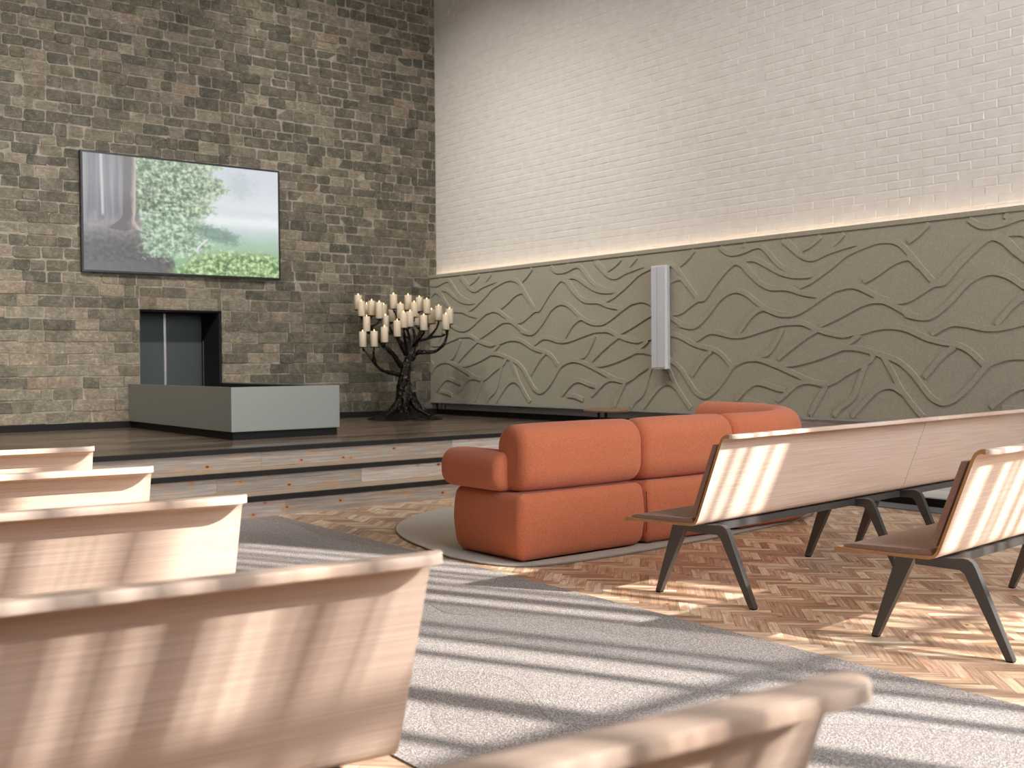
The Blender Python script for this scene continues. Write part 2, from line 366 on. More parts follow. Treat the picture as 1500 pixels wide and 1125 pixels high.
M = dict(
    stone=mat_stone(), mortar=mat_mortar(), wbrick=mat_whitebrick(), felt=mat_felt(), carpet=mat_carpet(), bronze=mat_bronze(),
    oak=mat_wood('bleached_oak', [(.3, lin(206,170,142)), (.7, lin(226,196,170))], grain=(1.6, 150), rough=.42, rnd_amt=.0, bump=.05,
                 lightgrain=(lin(198,169,149), lin(220,200,184))),
    ply=mat_wood('plywood_edge', [(.3, lin(186,130,82)), (.7, lin(214,160,108))], grain=(1.5, 260), rough=.5, rnd_amt=.0, bump=.03),
    parquet=mat_wood('parquet_block', [(.18, lin(150,116,84)), (.34, lin(198,168,136)), (.52, lin(224,202,174)), (.7, lin(238,224,204)), (.9, lin(246,236,220))],
                     stain=lin(186,130,80), grain=(4.0, 70), rough=.36, rnd_amt=.42, knots=6.0, spec=.45),
    riser=mat_wood('whitewashed_pine', [(.2, lin(168,154,140)), (.5, lin(196,186,175)), (.8, lin(214,206,198))],
                   stain=lin(206,168,124), grain=(2.4, 60), rough=.55, rnd_amt=.42, knots=5.6),
    tread=mat_wood('pine_tread', [(.2, lin(150,128,106)), (.8, lin(184,162,138))], grain=(1.6, 50), rough=.45, rnd_amt=.4, knots=2.0),
    stage=mat_wood('dark_stage_boards', [(.15, lin(70,57,46)), (.5, lin(106,89,74)), (.85, lin(146,127,108))], stain=lin(84,60,42),
                   grain=(1.4, 60), rough=.24, rnd_amt=.6, spec=.5),
    black=plain('black_paint', (17,16,15), .65, 0, .25), nosing=plain('dark_rubber_nosing', (33,31,30), .7, 0, .3, bump=.2, bscale=220),
    greymet=plain('grey_laminate', (136,139,132), .5, 0, .4), greygreen=plain('dark_green_grey_door', (54,60,57), .5),
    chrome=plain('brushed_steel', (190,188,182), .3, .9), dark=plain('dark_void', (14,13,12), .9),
    legs=plain('graphite_metal', (92,89,86), .33, .6), pad=mat_fabric('taupe_fabric', (170,130,106), (204,164,138), 420, bump=.35),
    rust=mat_fabric('rust_boucle', (200,120,78), (230,152,106), 210, bump=.6, sheen=.15), rust_seam=plain('rust_piping', (128,54,30), .9),
    rug=mat_fabric('rug_pile', (196,189,177), (220,214,203), 240, bump=.5), rugedge=plain('rug_binding', (150,142,130), .9),
    white=plain('white_paint', (214,212,212), .5), darkwall=plain('brown_grey_wall', (92,80,70), .9), offwhite=plain('pale_plaster', (214,206,196), .85), speaker=plain('white_speaker_front', (196,196,200), .55),
    trunk=plain('grey_pipe_casing', (150,150,146), .5), wax=None, flame=mat_emit('candle_flame', (255,205,130), 4.5), wick=plain('wick', (30,22,16), .9),
    tvframe=plain('black_tv_bezel', (16,16,17), .35), tabletop=plain('oak_table_top', (128,94,68), .45),
    frame=plain('timber_window_frame', (150,120,92), .6), ceil=plain('white_ceiling', (226,220,212), .9), carpetedge=plain('carpet_edge_trim', (64,58,54), .9),
    greycarpet=mat_fabric('grey_mat', (92,94,96), (126,128,130), 160),
)
w = NT('candle_wax'); w.b.inputs['Subsurface Weight'].default_value = .25; w.b.inputs['Subsurface Radius'].default_value = (.02, .012, .006)
M['wax'] = w.set(lin(216,198,172), .45)

XR, YF, YB, XL, ZC = 8.465, 12.45, -2.0, -5.5, 6.7        # right wall, stone wall, window wall, left wall, ceiling
ZS = .48                                                   # stage height

# ------------------------------------------------------------------ the setting
def stones(mb, x0, x1, z0, z1, rows, holes, wr, hr_jit, y, gap, depth, rng, corner, tone=None):
    """courses of stone on a wall facing -Y at plane y"""
    z = z0
    for h in rows:
        zz = z + h
        x = x0 - rng.random()*.2
        while x < x1:
            wd = rng.uniform(*wr)
            if rng.random() < .12: wd *= .55
            xa, xb = max(x, x0), min(x + wd, x1)
            parts = [(xa, xb)]
            for hx0, hx1, hz0, hz1 in holes:
                if zz > hz0 + .01 and z < hz1 - .01:
                    np_ = []
                    for a, b in parts:
                        if b <= hx0 or a >= hx1: np_.append((a, b))
                        else:
                            if a < hx0: np_.append((a, hx0))
                            if b > hx1: np_.append((hx1, b))
                    parts = np_
            for a, b in parts:
                if b - a < .03: continue
                g = gap*rng.uniform(.4, 1.5); j = lambda s=.006: rng.uniform(-s, s)
                c = [corner*rng.uniform(.2, 1.5) for _ in range(4)]
                L, R_, B, T_ = a + g/2 + j(), b - g/2 + j(), z + g/2 + j(), zz - g/2 + j()
                ring = [(L+c[0], B+j()), (R_-c[1], B+j()), (R_+j(), B+c[1]), (R_+j(), T_-c[2]), (R_-c[2], T_+j()), (L+c[3], T_+j()), (L+j(), T_-c[3]), (L+j(), B+c[0])]
                cx, cz = (L+R_)/2, (B+T_)/2
                d = y - rng.uniform(*depth); tx, tz = rng.uniform(-.02, .02), rng.uniform(-.03, .03)
                inner = [(cx+(px-cx)*.95, cz+(pz-cz)*.9) for px, pz in ring]
                back = [(px, y + .02, pz) for px, pz in ring]
                mid = [(px, d + .006, pz) for px, pz in ring]
                front = [(px, d + (px-cx)*tx + (pz-cz)*tz, pz) for px, pz in inner]
                t = rng.random() if tone is None else tone(rng, cx, cz)
                col = (min(max(t, 0), 1), rng.random(), rng.random())
                for A, Bq in ((back, mid), (mid, front)):
                    for k in range(8):
                        k2 = (k+1) % 8
                        mb.face([A[k], A[k2], Bq[k2], Bq[k]], col=col)
                mb.face(front, col=col)
            x += wd
        z = zz

rng = random.Random(11)
NX0, NX1, NZ1, LZ1 = 4.376, 5.366, 1.826, 2.09             # niche
wf = MB()
wf.box(XL, NX0, YF, YF + .75, 0, ZC, mat=1); wf.box(NX1, XR + .3, YF, YF + .75, 0, ZC, mat=1); wf.box(NX0, NX1, YF, YF + .75, NZ1, ZC, mat=1)
hr = [(NZ1 - .555)/10]*10 + [(LZ1 - NZ1)/2]*2
ztop = LZ1
while ztop < ZC: 
    h = rng.uniform(.105, .142); hr.append(h); ztop += h
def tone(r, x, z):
    pale = .38*max(0, min(1, (2.3 - z)/.8))*max(0, min(1, (6.2 - x)/1.2))  # paler stones low on the left, partly carrying brighter light in their colour
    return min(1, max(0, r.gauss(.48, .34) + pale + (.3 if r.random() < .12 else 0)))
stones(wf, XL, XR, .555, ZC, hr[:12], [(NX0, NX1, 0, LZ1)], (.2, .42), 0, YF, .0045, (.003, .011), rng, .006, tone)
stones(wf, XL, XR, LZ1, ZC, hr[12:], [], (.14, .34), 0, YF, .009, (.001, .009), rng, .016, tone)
wall_front = tag(wf.build('wall_front', [M['stone'], M['mortar']]), kind='structure')
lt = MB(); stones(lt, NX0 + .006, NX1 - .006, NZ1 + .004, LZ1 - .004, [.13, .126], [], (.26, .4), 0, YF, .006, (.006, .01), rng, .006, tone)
lt.box(NX0 + .003, NX1 - .003, YF - .002, YF + .06, NZ1 + .001, LZ1 - .002, mat=1)
lt.build('lintel', [M['stone'], M['mortar']], wall_front)

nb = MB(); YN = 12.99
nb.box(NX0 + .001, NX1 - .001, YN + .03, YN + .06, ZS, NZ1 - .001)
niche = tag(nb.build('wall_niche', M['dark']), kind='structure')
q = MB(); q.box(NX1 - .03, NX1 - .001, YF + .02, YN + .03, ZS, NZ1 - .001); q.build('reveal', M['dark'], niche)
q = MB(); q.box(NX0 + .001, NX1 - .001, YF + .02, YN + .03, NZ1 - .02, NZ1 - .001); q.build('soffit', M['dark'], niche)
for nm_x in ((NX0 + .002, 4.858), (4.875, 5.33)):
    q = MB(); q.box(nm_x[0], nm_x[1], YN, YN + .028, ZS + .002, NZ1 - .022); q.build('door_panel', M['greygreen'], niche, .003)
q = MB(); q.box(4.853, 4.88, YN - .012, YN + .001, ZS + .002, NZ1 - .022); q.build('edge_strip', M['chrome'], niche, .003)
q = MB(); q.box(NX1 - .036, NX1 - .031, YN - .05, YN - .04, ZS + .3, NZ1 - .35); q.build('reveal_strip', M['chrome'], niche)

# right wall: painted brick laid brick by brick
wr = MB(); wr.box(XR + .0016, XR + .3, YB, YF + .1, 0, ZC, mat=0)
bz = .60
row = 0
while bz < ZC:
    y = 1.2 - (row % 2)*.11
    while y < YF:
        a, b = max(y, 1.0), min(y + .214, YF); z0, z1 = bz, min(bz + .071, ZC)
        if b - a > .02:
            fx = XR - rng.uniform(-.0008, .0022); ty = rng.uniform(-.014, .014); tz = rng.uniform(-.02, .02); cy, cz = (a+b)/2, (z0+z1)/2; e = .008
            o4 = [(XR + .0016, a, z0), (XR + .0016, b, z0), (XR + .0016, b, z1), (XR + .0016, a, z1)]
            i4 = [(fx + (p-cy)*ty + (s-cz)*tz, p, s) for p, s in ((a+e, z0+e), (b-e, z0+e), (b-e, z1-e), (a+e, z1-e))]
            for k in range(4):
                k2 = (k+1) % 4; wr.face([o4[k2], o4[k], i4[k], i4[k2]])
            wr.face(i4[::-1])
        y += .22
    bz += .076; row += 1
wall_right = tag(wr.build('wall_right', M['wbrick']), kind='structure')

q = MB(); q.box(XL - .3, XL, YB - .3, YF + .3, 0, ZC); tag(q.build('wall_left', M['darkwall']), kind='structure')
q = MB(); q.box(XL - .3, XR + .3, YB - .3, YF + .8, ZC, ZC + .2); tag(q.build('ceiling', M['ceil']), kind='structure')
WX0, WX1, WZ0, WZ1 = 1.75, 7.30, 1.85, 5.8
q = MB(); q.box(XL, WX0, YB - .3, YB, 0, ZC); q.box(WX1, XR + .3, YB - .3, YB, 0, ZC); q.box(WX0, WX1, YB - .3, YB, 0, WZ0); q.box(WX0, WX1, YB - .3, YB, WZ1, ZC)
tag(q.build('wall_back', M['offwhite']), kind='structure')
q = MB(); q.box(WX0, WX1, YB - .05, YB, WZ0, WZ0 + .06); q.box(WX0, WX1, YB - .05, YB, WZ1 - .06, WZ1)
win = tag(q.build('window_1', M['frame']), kind='structure')
POSTS = [(1.86,.05),(2.0,.03),(2.12,.04),(2.24,.02),(2.29,.03),(2.386,.035),(2.495,.07),(2.73,.03),(3.02,.05),(3.28,.03),(3.68,.06),
         (4.18,.075),(4.62,.15),(5.16,.065),(5.43,.075),(5.64,.06),(6.08,.065),(6.31,.12),(6.475,.03),(6.547,.03),(6.70,.05),(6.83,.05),(7.04,.035)]
for x, wd in POSTS:
    q = MB(); q.box(x - wd/2, x + wd/2, YB - .05, YB - .005, WZ0 + .06, WZ1 - .06, uvaxis=2); q.build('mullion', M['frame'], win)
q = MB()  # unseen thin slats added to halve the sun over parts of the window
for xa, xb, pitch, wd in ((1.80, 2.62, .03, .011), (2.66, 2.86, .026, .013), (2.86, 3.14, .03, .010), (3.16, 3.38, .03, .012), (5.47, 6.05, .03, .012)):
    x = xa
    while x < xb:
        q.box(x - wd/2, x + wd/2, YB - .032, YB - .02, WZ0 + .06, 2.955, uvaxis=2); q.box(x - wd/2, x + wd/2, YB - .032, YB - .02, 3.02, WZ1 - .06, uvaxis=2); x += pitch
q.build('slat_screen', M['frame'], win)
q = MB(); q.box(WX0, WX1, YB - .045, YB - .01, 2.955, 3.02); q.build('transom', M['frame'], win)

# parquet floor, herringbone laid at 45 degrees
fl = MB(); fl.box(XL, XR + .3, YB - .3, YF, -.2, -.003, mat=1)
Lb, Wb, gp = .24, .048, .0005
cs = cos(radians(45)); sn = sin(radians(45)); ox, oy = 3.5, 3.0
def put(u0, v0, du, dv, along_u):
    cu, cv = u0 + du/2, v0 + dv/2
    X, Y = ox + cu*cs - cv*sn, oy + cu*sn + cv*cs
    if not (XL - .1 < X < XR + .1 and YB - .1 < Y < 8.2): return
    P = [(u0+gp, v0+gp), (u0+du-gp, v0+gp), (u0+du-gp, v0+dv-gp), (u0+gp, v0+dv-gp)]
    pts = [(ox + a*cs - b*sn, oy + a*sn + b*cs, 0) for a, b in P]
    uv = [(0, 0), (Lb, 0), (Lb, Wb), (0, Wb)] if along_u else [(0, Wb), (0, 0), (Lb, 0), (Lb, Wb)]
    fl.face(pts, uv, (rng.random(), rng.random(), rng.random()))
for i in range(-260, 260):
    for j in range(-44, 45):
        bx, by = i*Wb + j*Lb, i*Wb - j*Lb
        put(bx, by, Lb, Wb, True); put(bx + Lb, by - Lb + Wb, Wb, Lb, False)
floor = tag(fl.build('floor', [M['parquet'], M['nosing']]), kind='structure')

# stage with three steps
SX1 = 6.68
YN3 = [7.90, 8.26, 8.64]
sp = MB(); 
yy = YN3[2]
for k in range(1000):
    if yy >= YF: break
    x = XL
    while x < XR:
        ln = rng.uniform(.7, 1.6); xb = min(x + ln, XR)
        y1 = min(yy + .072, YF)
        sp.face([(x+.0006, yy+.0006, ZS), (xb-.0006, yy+.0006, ZS), (xb-.0006, y1-.0006, ZS), (x+.0006, y1-.0006, ZS)], [(0,0),(ln,0),(ln,.072),(0,.072)], (rng.random(), rng.random(), rng.random()))
        x = xb
    yy += .072
sp.box(XL, XR, YN3[2] + .005, YF + .75, .0, ZS - .003, mat=1)
stage = tag(sp.build('stage_platform', [M['stage'], M['black']]), kind='structure')
for k in range(3):
    z0, z1, y = k*.16, (k+1)*.16, YN3[k]
    xe = SX1 if k < 2 else XR
    r = MB(); x = XL
    while x < SX1:
        ln = rng.uniform(1.2, 2.4); xb = min(x + ln, SX1)
        zc = z0 + .055 if False else z0
        r.face([(x+.0006, y, z0), (xb-.0006, y, z0), (xb-.0006, y, z1-.002), (x+.0006, y, z1-.002)], [(0,0),(xb-x,0),(xb-x,.16),(0,.16)], (rng.random(), rng.random(), rng.random()))
        x = xb
    r.face([(SX1, y, z0), (SX1, YN3[min(k+1, 2)] + .02, z0), (SX1, YN3[min(k+1, 2)] + .02, z1-.002), (SX1, y, z1-.002)], [(0,0),(.4,0),(.4,.16),(0,.16)], (.6,.3,.3))
    r.build('riser', M['riser'], stage)
    if k < 2:
        r = MB(); r.box(XL, SX1, y + .002, YN3[k+1] - .001, z1 - .02, z1 - .001, col=(rng.random(), rng.random(), rng.random())); r.build('tread', M['tread'], stage)
    r = MB(); r.box(XL, xe - (0 if k < 2 else .005), y - .018, y + .045, z1 - .034, z1 + .003); r.build('nosing', M['nosing'], stage, .004)
r = MB(); r.box(SX1 + .001, SX1 + .03, YN3[2] - .006, YN3[2] + .004, .325, ZS - .035); r.build('end_trim', M['white'], stage)
q = MB(); q.box(SX1 + .031, XR - .4, YN3[2] - .002, YN3[2] + .004, 0.0, ZS - .035); q.build('front_board', M['riser'], stage)

q = MB(); q.box(XL, 4.29, YF - .02, YF + .004, ZS, .556); q.box(5.40, XR - .03, YF - .02, YF + .004, ZS, .556)
tag(q.build('baseboard_front', M['black'], None, .003), kind='structure')
q = MB(); q.box(XR - .03, XR + .003, YN3[2] + .05, YF - .021, ZS, .553); tag(q.build('baseboard_right', M['black'], None, .003), kind='structure')
# low plinth along the right wall in front of the benches
q = MB(); q.box(8.02, XR + .003, 1.0, 7.3, .001, .075); tag(q.build('trim_1', M['black'], None, .003), kind='structure')
q = MB(); q.box(8.02, XR + .003, 1.0, 7.3, .0755, .085); tag(q.build('trim_2', M['white'], None, .002), kind='structure')
"""mat strip"""
q = MB(); q.box(7.74, 8.015, 1.0, 7.2, .0, .008)
tag(q.build('floor_mat', M['greycarpet'], None, .002), 'narrow grey woven mat along the black plinth at the foot of the right wall', 'mat')
# ------------------------------------------------------------------ carpet runner
q = MB()
cp = [(1.72, YB + .4), (3.575, YB + .4), (3.82, 7.86), (1.78, 7.86)]
prism(q, cp, 'z', .0005, .007)
tag(q.build('carpet_runner', M['carpet']), 'pale speckled carpet runner down the aisle with faint wavy lines', 'carpet')
# ------------------------------------------------------------------ relief panel along the right wall
XP = 8.35; PZ0, PZ1, PY0, PY1 = .665, 2.33, 1.2, 12.445
panel = empty('relief_wall_panel', (8.4, 6.8, PZ0), 0, 'long green-grey felt wall panel with raised wavy bands', 'wall panel')
inv = Matrix.Translation((-8.4, -6.8, -PZ0))
def local(mb, root):
    l = root.location; mb.v = [(p[0]-l.x, p[1]-l.y, p[2]-l.z) for p in mb.v]; return mb
q = MB(); q.box(XP, XP + .035, PY0, PY1, PZ0, PZ1)
PER = 2.605
for L in RIBS:
    L2_ = [L[0]]
    for p in L[1:]:
        if hypot(p[0]-L2_[-1][0], p[1]-L2_[-1][1]) > .045: L2_.append(p)
    pts = catmull([(p[0], p[1], 0) for p in L2_], 7)
    for k in range(-2, 5):
        off = k*PER
        prev = None; rows = []
        def flush():
            if len(rows) > 1:
                q.grid(rows, smooth=False, flip=True)
                q.poly([rows[0][i] for i in range(4)]); q.poly([rows[-1][i] for i in range(4)], flip=True)
        for i, p in enumerate(pts):
            t = (pts[min(i+1, len(pts)-1)] - pts[max(i-1, 0)]).normalized(); n = Vector((-t.y, t.x))
            y, z = p.x + off, p.y
            ok = PY0 + .03 < y < PY1 - .03 and PZ0 + .02 < z < PZ1 - .015
            if not ok:
                flush(); rows = []; continue
            wt, wb, hh = .0225, .0242, .0115 + RIBS.index(L)*.00006 + k*.00002
            def c(d, x): return (x, min(max(y + n.x*d, PY0), PY1), min(max(z + n.y*d, PZ0), PZ1))
            rows.append([c(-wb, XP + .001), c(-wt, XP - hh), c(wt, XP - hh), c(wb, XP + .001)])
        flush()
local(q, panel).build('board', M['felt'], panel)
q = MB(); q.box(XP - .012, XP + .04, PY0, PY1, PZ1 + .001, PZ1 + .042); local(q, panel).build('top_cap', M['felt'], panel, .004)
q = MB(); q.box(XP - .004, XP + .05, PY0, PY1, PZ0 - .022, PZ0 - .001); local(q, panel).build('bottom_rail', M['trunk'], panel, .003)
q = MB(); q.box(XP + .036, XR - .002, PY0, PY1, 1.9, 1.93); local(q, panel).build('backing_batten', M['felt'], panel)

# grey pipe casing under the panel
cas = empty('pipe_casing', (8.44, 9.6, .56), 0, 'grey boxed pipe casing running low along the right wall under the felt panel', 'pipe casing')
q = MB(); q.box(XR - .034, XR - .002, 7.4, 12.20, .558, .635); local(q, cas).build('casing', M['trunk'], cas, .004)
for y in (12.26, 12.36):
    q = MB(); tube(q, [(XR - .03, y, .50 + .06), (XR - .03, y, .642)], .014, 10); local(q, cas).build('pipe', M['trunk'], cas)
q = MB(); tube(q, [(XR - .05, 10.50, .615), (XR - .05, 10.72, .615)], .014, 10); local(q, cas).build('valve', M['chrome'], cas)
q = MB(); q.box(XR - .036, XR - .0345, 9.02, 9.06, .558, .635); local(q, cas).build('joint_strip', M['black'], cas)

# column loudspeaker
spk = empty('column_loudspeaker', (8.29, 8.03, 1.1), 0, 'slim white column loudspeaker on the green-grey wavy wall panel', 'loudspeaker')
y0, y1, z0, z1 = 7.925, 8.13, 1.105, 2.18
body = [(8.335, y0 + .03), (8.335, y1 - .03), (8.265, y1), (8.235, y1 - .005), (8.232, y0 + .11), (8.235, y0 + .005), (8.265, y0)]
q = MB(); prism(q, body[::-1], 'z', z0 + .012, z1 - .012); local(q, spk).build('cabinet', M['white'], spk, .003)
q = MB(); q.box(8.2255, 8.2315, y0 + .115, y1 - .012, z0 + .016, z1 - .016); q.box(8.2255, 8.2315, y0 + .012, y0 + .108, z0 + .016, z1 - .016); local(q, spk).build('grille', M['speaker'], spk, .002)
for a, b in ((z0, z0 + .0115), (z1 - .0115, z1)):
    q = MB(); prism(q, [(x, y) for x, y in body[::-1]], 'z', a, b); local(q, spk).build('end_cap', M['white'], spk)
q = MB(); q.box(8.2752, XP - .0125, y0 + .07, y1 - .07, 1.55, 1.75); local(q, spk).build('wall_bracket', M['white'], spk)

# ------------------------------------------------------------------ television
TX0, TX1, TZ0, TZ1 = 3.725, 6.098, 2.22, 3.553
tv = empty('television', ((TX0 + TX1)/2, YF - .03, TZ0), 0, 'large wall-mounted television showing a misty forest on the stone wall', 'television')
q = MB(); b = .022; yf = YF - .085
q.box(TX0, TX1, yf, YF - .03, TZ0, TZ0 + b); q.box(TX0, TX1, yf, YF - .03, TZ1 - b, TZ1)
q.box(TX0, TX0 + b, yf, YF - .03, TZ0 + b, TZ1 - b); q.box(TX1 - b, TX1, yf, YF - .03, TZ0 + b, TZ1 - b)
local(q, tv).build('bezel', M['tvframe'], tv, .003)
q = MB(); q.box(TX0 + .1, TX1 - .1, YF - .028, YF - .012, TZ0 + .1, TZ1 - .1); local(q, tv).build('wall_mount', M['black'], tv)
def fbm(x, y, o=4, s=0):
    v = 0; a = 1; f = 1
    for _ in range(o):
        v += a*mnoise.noise(Vector((x*f, y*f, s))); a *= .55; f *= 2.1
    return v
def sstep(a, b, x):
    t = min(max((x-a)/(b-a), 0), 1); return t*t*(3-2*t)
def lerp3(a, b, t): return tuple(p + (q_-p)*t for p, q_ in zip(a, b))
def picture(u, v):
    n = fbm(u*9, v*6, 5, 1); fine = fbm(u*46, v*30, 3, 5); leaf = .6*fbm(u*22, v*20, 3, 9) + .6*fbm(u*64, v*44, 3, 4)
    c = lerp3((206, 212, 220), (226, 230, 234), sstep(.1, .5, v))                       # misty sky
    far = sstep(.07, -.02, hypot((u-.79)/1.1, (v-.16)/1.9) - .035 - .05*leaf)
    c = lerp3(c, (182, 192, 196), .75*far)
    ridge = .36 + .1*(u-.75) + .02*n
    c = lerp3(c, (200, 210, 212), .5*sstep(ridge-.02, ridge+.05, v))
    c = lerp3(c, (236, 240, 241), .85*sstep(.40, .49, v + .03*n)*(1-sstep(.5, .6, v)))
    mead = sstep(.49, .72, v + .03*n)
    c = lerp3(c, lerp3((176, 200, 188), (138, 176, 130), sstep(.55, .95, v)), mead)
    # left wood
    wd = 1 - sstep(.26, .36, u + .05*n)
    wood = lerp3((100, 97, 102), (150, 147, 150), .5 + .6*fbm(u*40, v*1.2, 3, 3))
    c = lerp3(c, wood, wd*(1-sstep(.55, .7, v)))
    gr = sstep(.52, .6, v + .04*n)*(1 - sstep(.30, .42, u + .12*n - .15*(v-.6)))
    c = lerp3(c, lerp3((146, 139, 140), (82, 80, 78), sstep(.55, .8, v) + .3*fine), gr)
    # crown of the big tree
    edge = .69 - .30*max(v-.2, 0)**1.1 + .13*fbm(u*4, v*7, 4, 21) + .06*leaf
    cr = sstep(.0, .03, edge-u)*sstep(.22, .27, u + .03*leaf)*(1-sstep(.44, .54, v + .06*leaf))
    g = lerp3((66, 88, 64), (206, 224, 182), min(max(.46 + .85*leaf + .6*fine + .35*(u-.45), 0), 1))
    c = lerp3(c, lerp3(g, (214, 224, 212), .45*sstep(.12, .0, edge-u)), cr)
    for tx, wv, col in ((.335, .008, (92, 96, 88)), (.30, .007, (110, 112, 106))):
        c = lerp3(c, col, .7*sstep(wv, wv*.5, abs(u-tx))*sstep(.18, .3, v)*(1-sstep(.46, .52, v)))
    # bushes
    bsh = sstep(.0, .08, .25 - hypot((u-.42)/1.05, (v-.66)/1.0) + .09*leaf)*sstep(.25, .3, u + .03*leaf)
    c = lerp3(c, lerp3((88, 122, 84), (206, 226, 200), min(max(.5 + .8*leaf + .7*fine, 0), 1)), .9*bsh)
    dk = sstep(.0, .07, .13 - hypot((u-.66)/1.3, (v-.63 - .35*(u-.66))/.7) + .05*leaf)
    c = lerp3(c, lerp3((78, 104, 92), (128, 158, 140), .5 + .5*leaf), .75*dk)
    bb = sstep(.0, .08, v - .74 + .22*(u-.75)*(1 if u < .75 else -.3) + .06*leaf - .12*sstep(.62, .4, u))*sstep(.36, .5, u)
    c = lerp3(c, lerp3((74, 112, 58), (206, 228, 164), min(max(.5 + .8*leaf + .7*fine, 0), 1)), bb)
    c = lerp3(c, (70, 92, 62), .6*sstep(.04, .0, hypot((u-.7)*1.2, (v-.95)*.6) + .02*leaf))
    wt = sstep(.012, .004, abs(u - .585 - .03*sin(v*22)))*sstep(.66, .69, v)*(1-sstep(.78, .83, v))
    c = lerp3(c, (226, 226, 236), .9*wt)
    # stream bank, lower left
    c = lerp3(c, (92, 92, 94), .7*sstep(.88, .95, v + .02*n)*(1-sstep(.3, .44, u)))
    # trunks
    c = lerp3(c, (206, 200, 202), .8*sstep(.009, .004, abs(u - .085 - .012*v))*(1-sstep(.5, .54, v)))
    for tx in (.03, .055, .16, .045):
        c = lerp3(c, (104, 100, 104), .55*sstep(.009, .003, abs(u-tx))*(1-sstep(.46, .52, v)))
    wv = .031 + .05*sstep(.5, .64, v)**2; cx = .222 - .012*v - .02*sstep(.48, .64, v)
    if v < .635 + .02*n:
        e = (u-cx)/wv; tr = sstep(1.05, .92, abs(e))
        bark = lerp3((98, 92, 92), (196, 176, 166), sstep(.1, .95, e + .25*fbm(u*60, v*8, 3, 2)))
        c = lerp3(c, bark, tr)
    hz = .14*(1-sstep(.2, .5, v)) + .13
    return lerp3(c, (226, 230, 232), hz)
NXP, NYP = 300, 170
me = bpy.data.meshes.new('screen'); vs = []; fs = []; cols = []
x0, x1, z0, z1 = TX0 + b, TX1 - b, TZ0 + b, TZ1 - b
for j in range(NYP + 1):
    for i in range(NXP + 1):
        vs.append((x0 + (x1-x0)*i/NXP - tv.location.x, yf + .004 - tv.location.y, z1 + (z0-z1)*j/NYP - tv.location.z))
        cols.extend((*lin(*[min(max(k, 0), 255) for k in picture(i/NXP, j/NYP)]), 1))
for j in range(NYP):
    for i in range(NXP):
        a = j*(NXP+1) + i; fs.append((a, a + NXP + 1, a + NXP + 2, a + 1))
me.from_pydata(vs, [], fs); ca = me.color_attributes.new('pic', 'FLOAT_COLOR', 'POINT'); ca.data.foreach_set('color', cols)
t = NT('lit_screen'); a = t.n('ShaderNodeAttribute'); a.attribute_name = 'pic'
t.set((.01, .01, .01), .25, 0, .4); t.l(a.outputs['Color'], t.b.inputs['Emission Color']); t.b.inputs['Emission Strength'].default_value = 1.0
me.materials.append(t.m); so = bpy.data.objects.new('screen', me); COL.objects.link(so); so.parent = tv

# ------------------------------------------------------------------ grey catafalque box at the niche
BX0, BX1, BY0, BY1 = 4.235, 5.375, 9.64, YF - .022
bx = empty('catafalque_surround', ((BX0 + BX1)/2, (BY0 + BY1)/2, ZS), 0, 'low open grey laminate enclosure on a black plinth in front of the wall niche', 'enclosure')
pz, th, zt = .557, .03, .975
def part(name, mat, box, root, bev=.003):
    q = MB(); q.box(*box); return local(q, root).build(name, M[mat], root, bev)
part('front_panel', 'greymet', (BX0, BX1, BY0, BY0 + th, pz, zt), bx)
part('side_panel', 'greymet', (BX0, BX0 + th, BY0 + th + .001, BY1, pz, zt), bx)
part('side_panel', 'greymet', (BX1 - th, BX1, BY0 + th + .001, BY1, pz, zt), bx)
part('plinth', 'black', (BX0 + .02, BX1 - .02, BY0 + .02, BY1, ZS + .0005, pz - .001), bx)
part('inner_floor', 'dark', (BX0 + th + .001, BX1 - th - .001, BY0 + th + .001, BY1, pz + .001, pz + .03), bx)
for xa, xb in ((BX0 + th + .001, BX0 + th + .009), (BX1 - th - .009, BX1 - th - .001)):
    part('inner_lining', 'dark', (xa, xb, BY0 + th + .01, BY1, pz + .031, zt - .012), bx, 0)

# ------------------------------------------------------------------ rug, side table
rp = [(3.80,5.47),(3.83,5.20),(3.93,4.99),(4.15,4.885),(4.6,4.86),(5.25,4.89),(6.05,4.97),(6.84,5.13),(7.35,5.45),(7.62,6.0),(7.55,6.65),(7.15,7.15),(6.5,7.42),(5.75,7.48),(5.05,7.33),(4.53,7.05),(4.2,6.72),(3.96,6.22)]
rp = catmull([(a, b_, 0) for a, b_ in rp + rp[:1]], 6)[:-1]
rug = empty('organic_rug', (5.6, 6.2, 0), 0, 'pale grey-beige rounded rug under the rust orange sofa', 'rug')
q = MB(); prism(q, [(p.x, p.y) for p in rp], 'z', .001, .013); local(q, rug).build('pile', M['rug'], rug)
q = MB(); tube(q, [(p.x, p.y, .0068) for p in rp] + [(rp[0].x, rp[0].y, .0068)], .0058, 6, cap=False); local(q, rug).build('edge_binding', M['rugedge'], rug)
tb = empty('side_table', (7.0, 7.05, .0135), 0, 'small round wooden side table half hidden behind the rust sofa', 'table')
tb.location = (6.79, 7.27, .0)
q = MB(); lathe(q, [(.0, .735), (.205, .735), (.215, .742), (.215, .75), (.21, .757), (0, .757)], 0, 0, 36); q.build('table_top', M['tabletop'], tb)
q = MB(); tube(q, [(-.06, .04, .03), (-.06, .04, .7345)], .013, 10); q.build('stem', M['black'], tb)
q = MB(); lathe(q, [(0, .0135), (.15, .0135), (.15, .022), (.14, .0295), (0, .0295)], -.04, .03, 30); q.build('base', M['black'], tb)

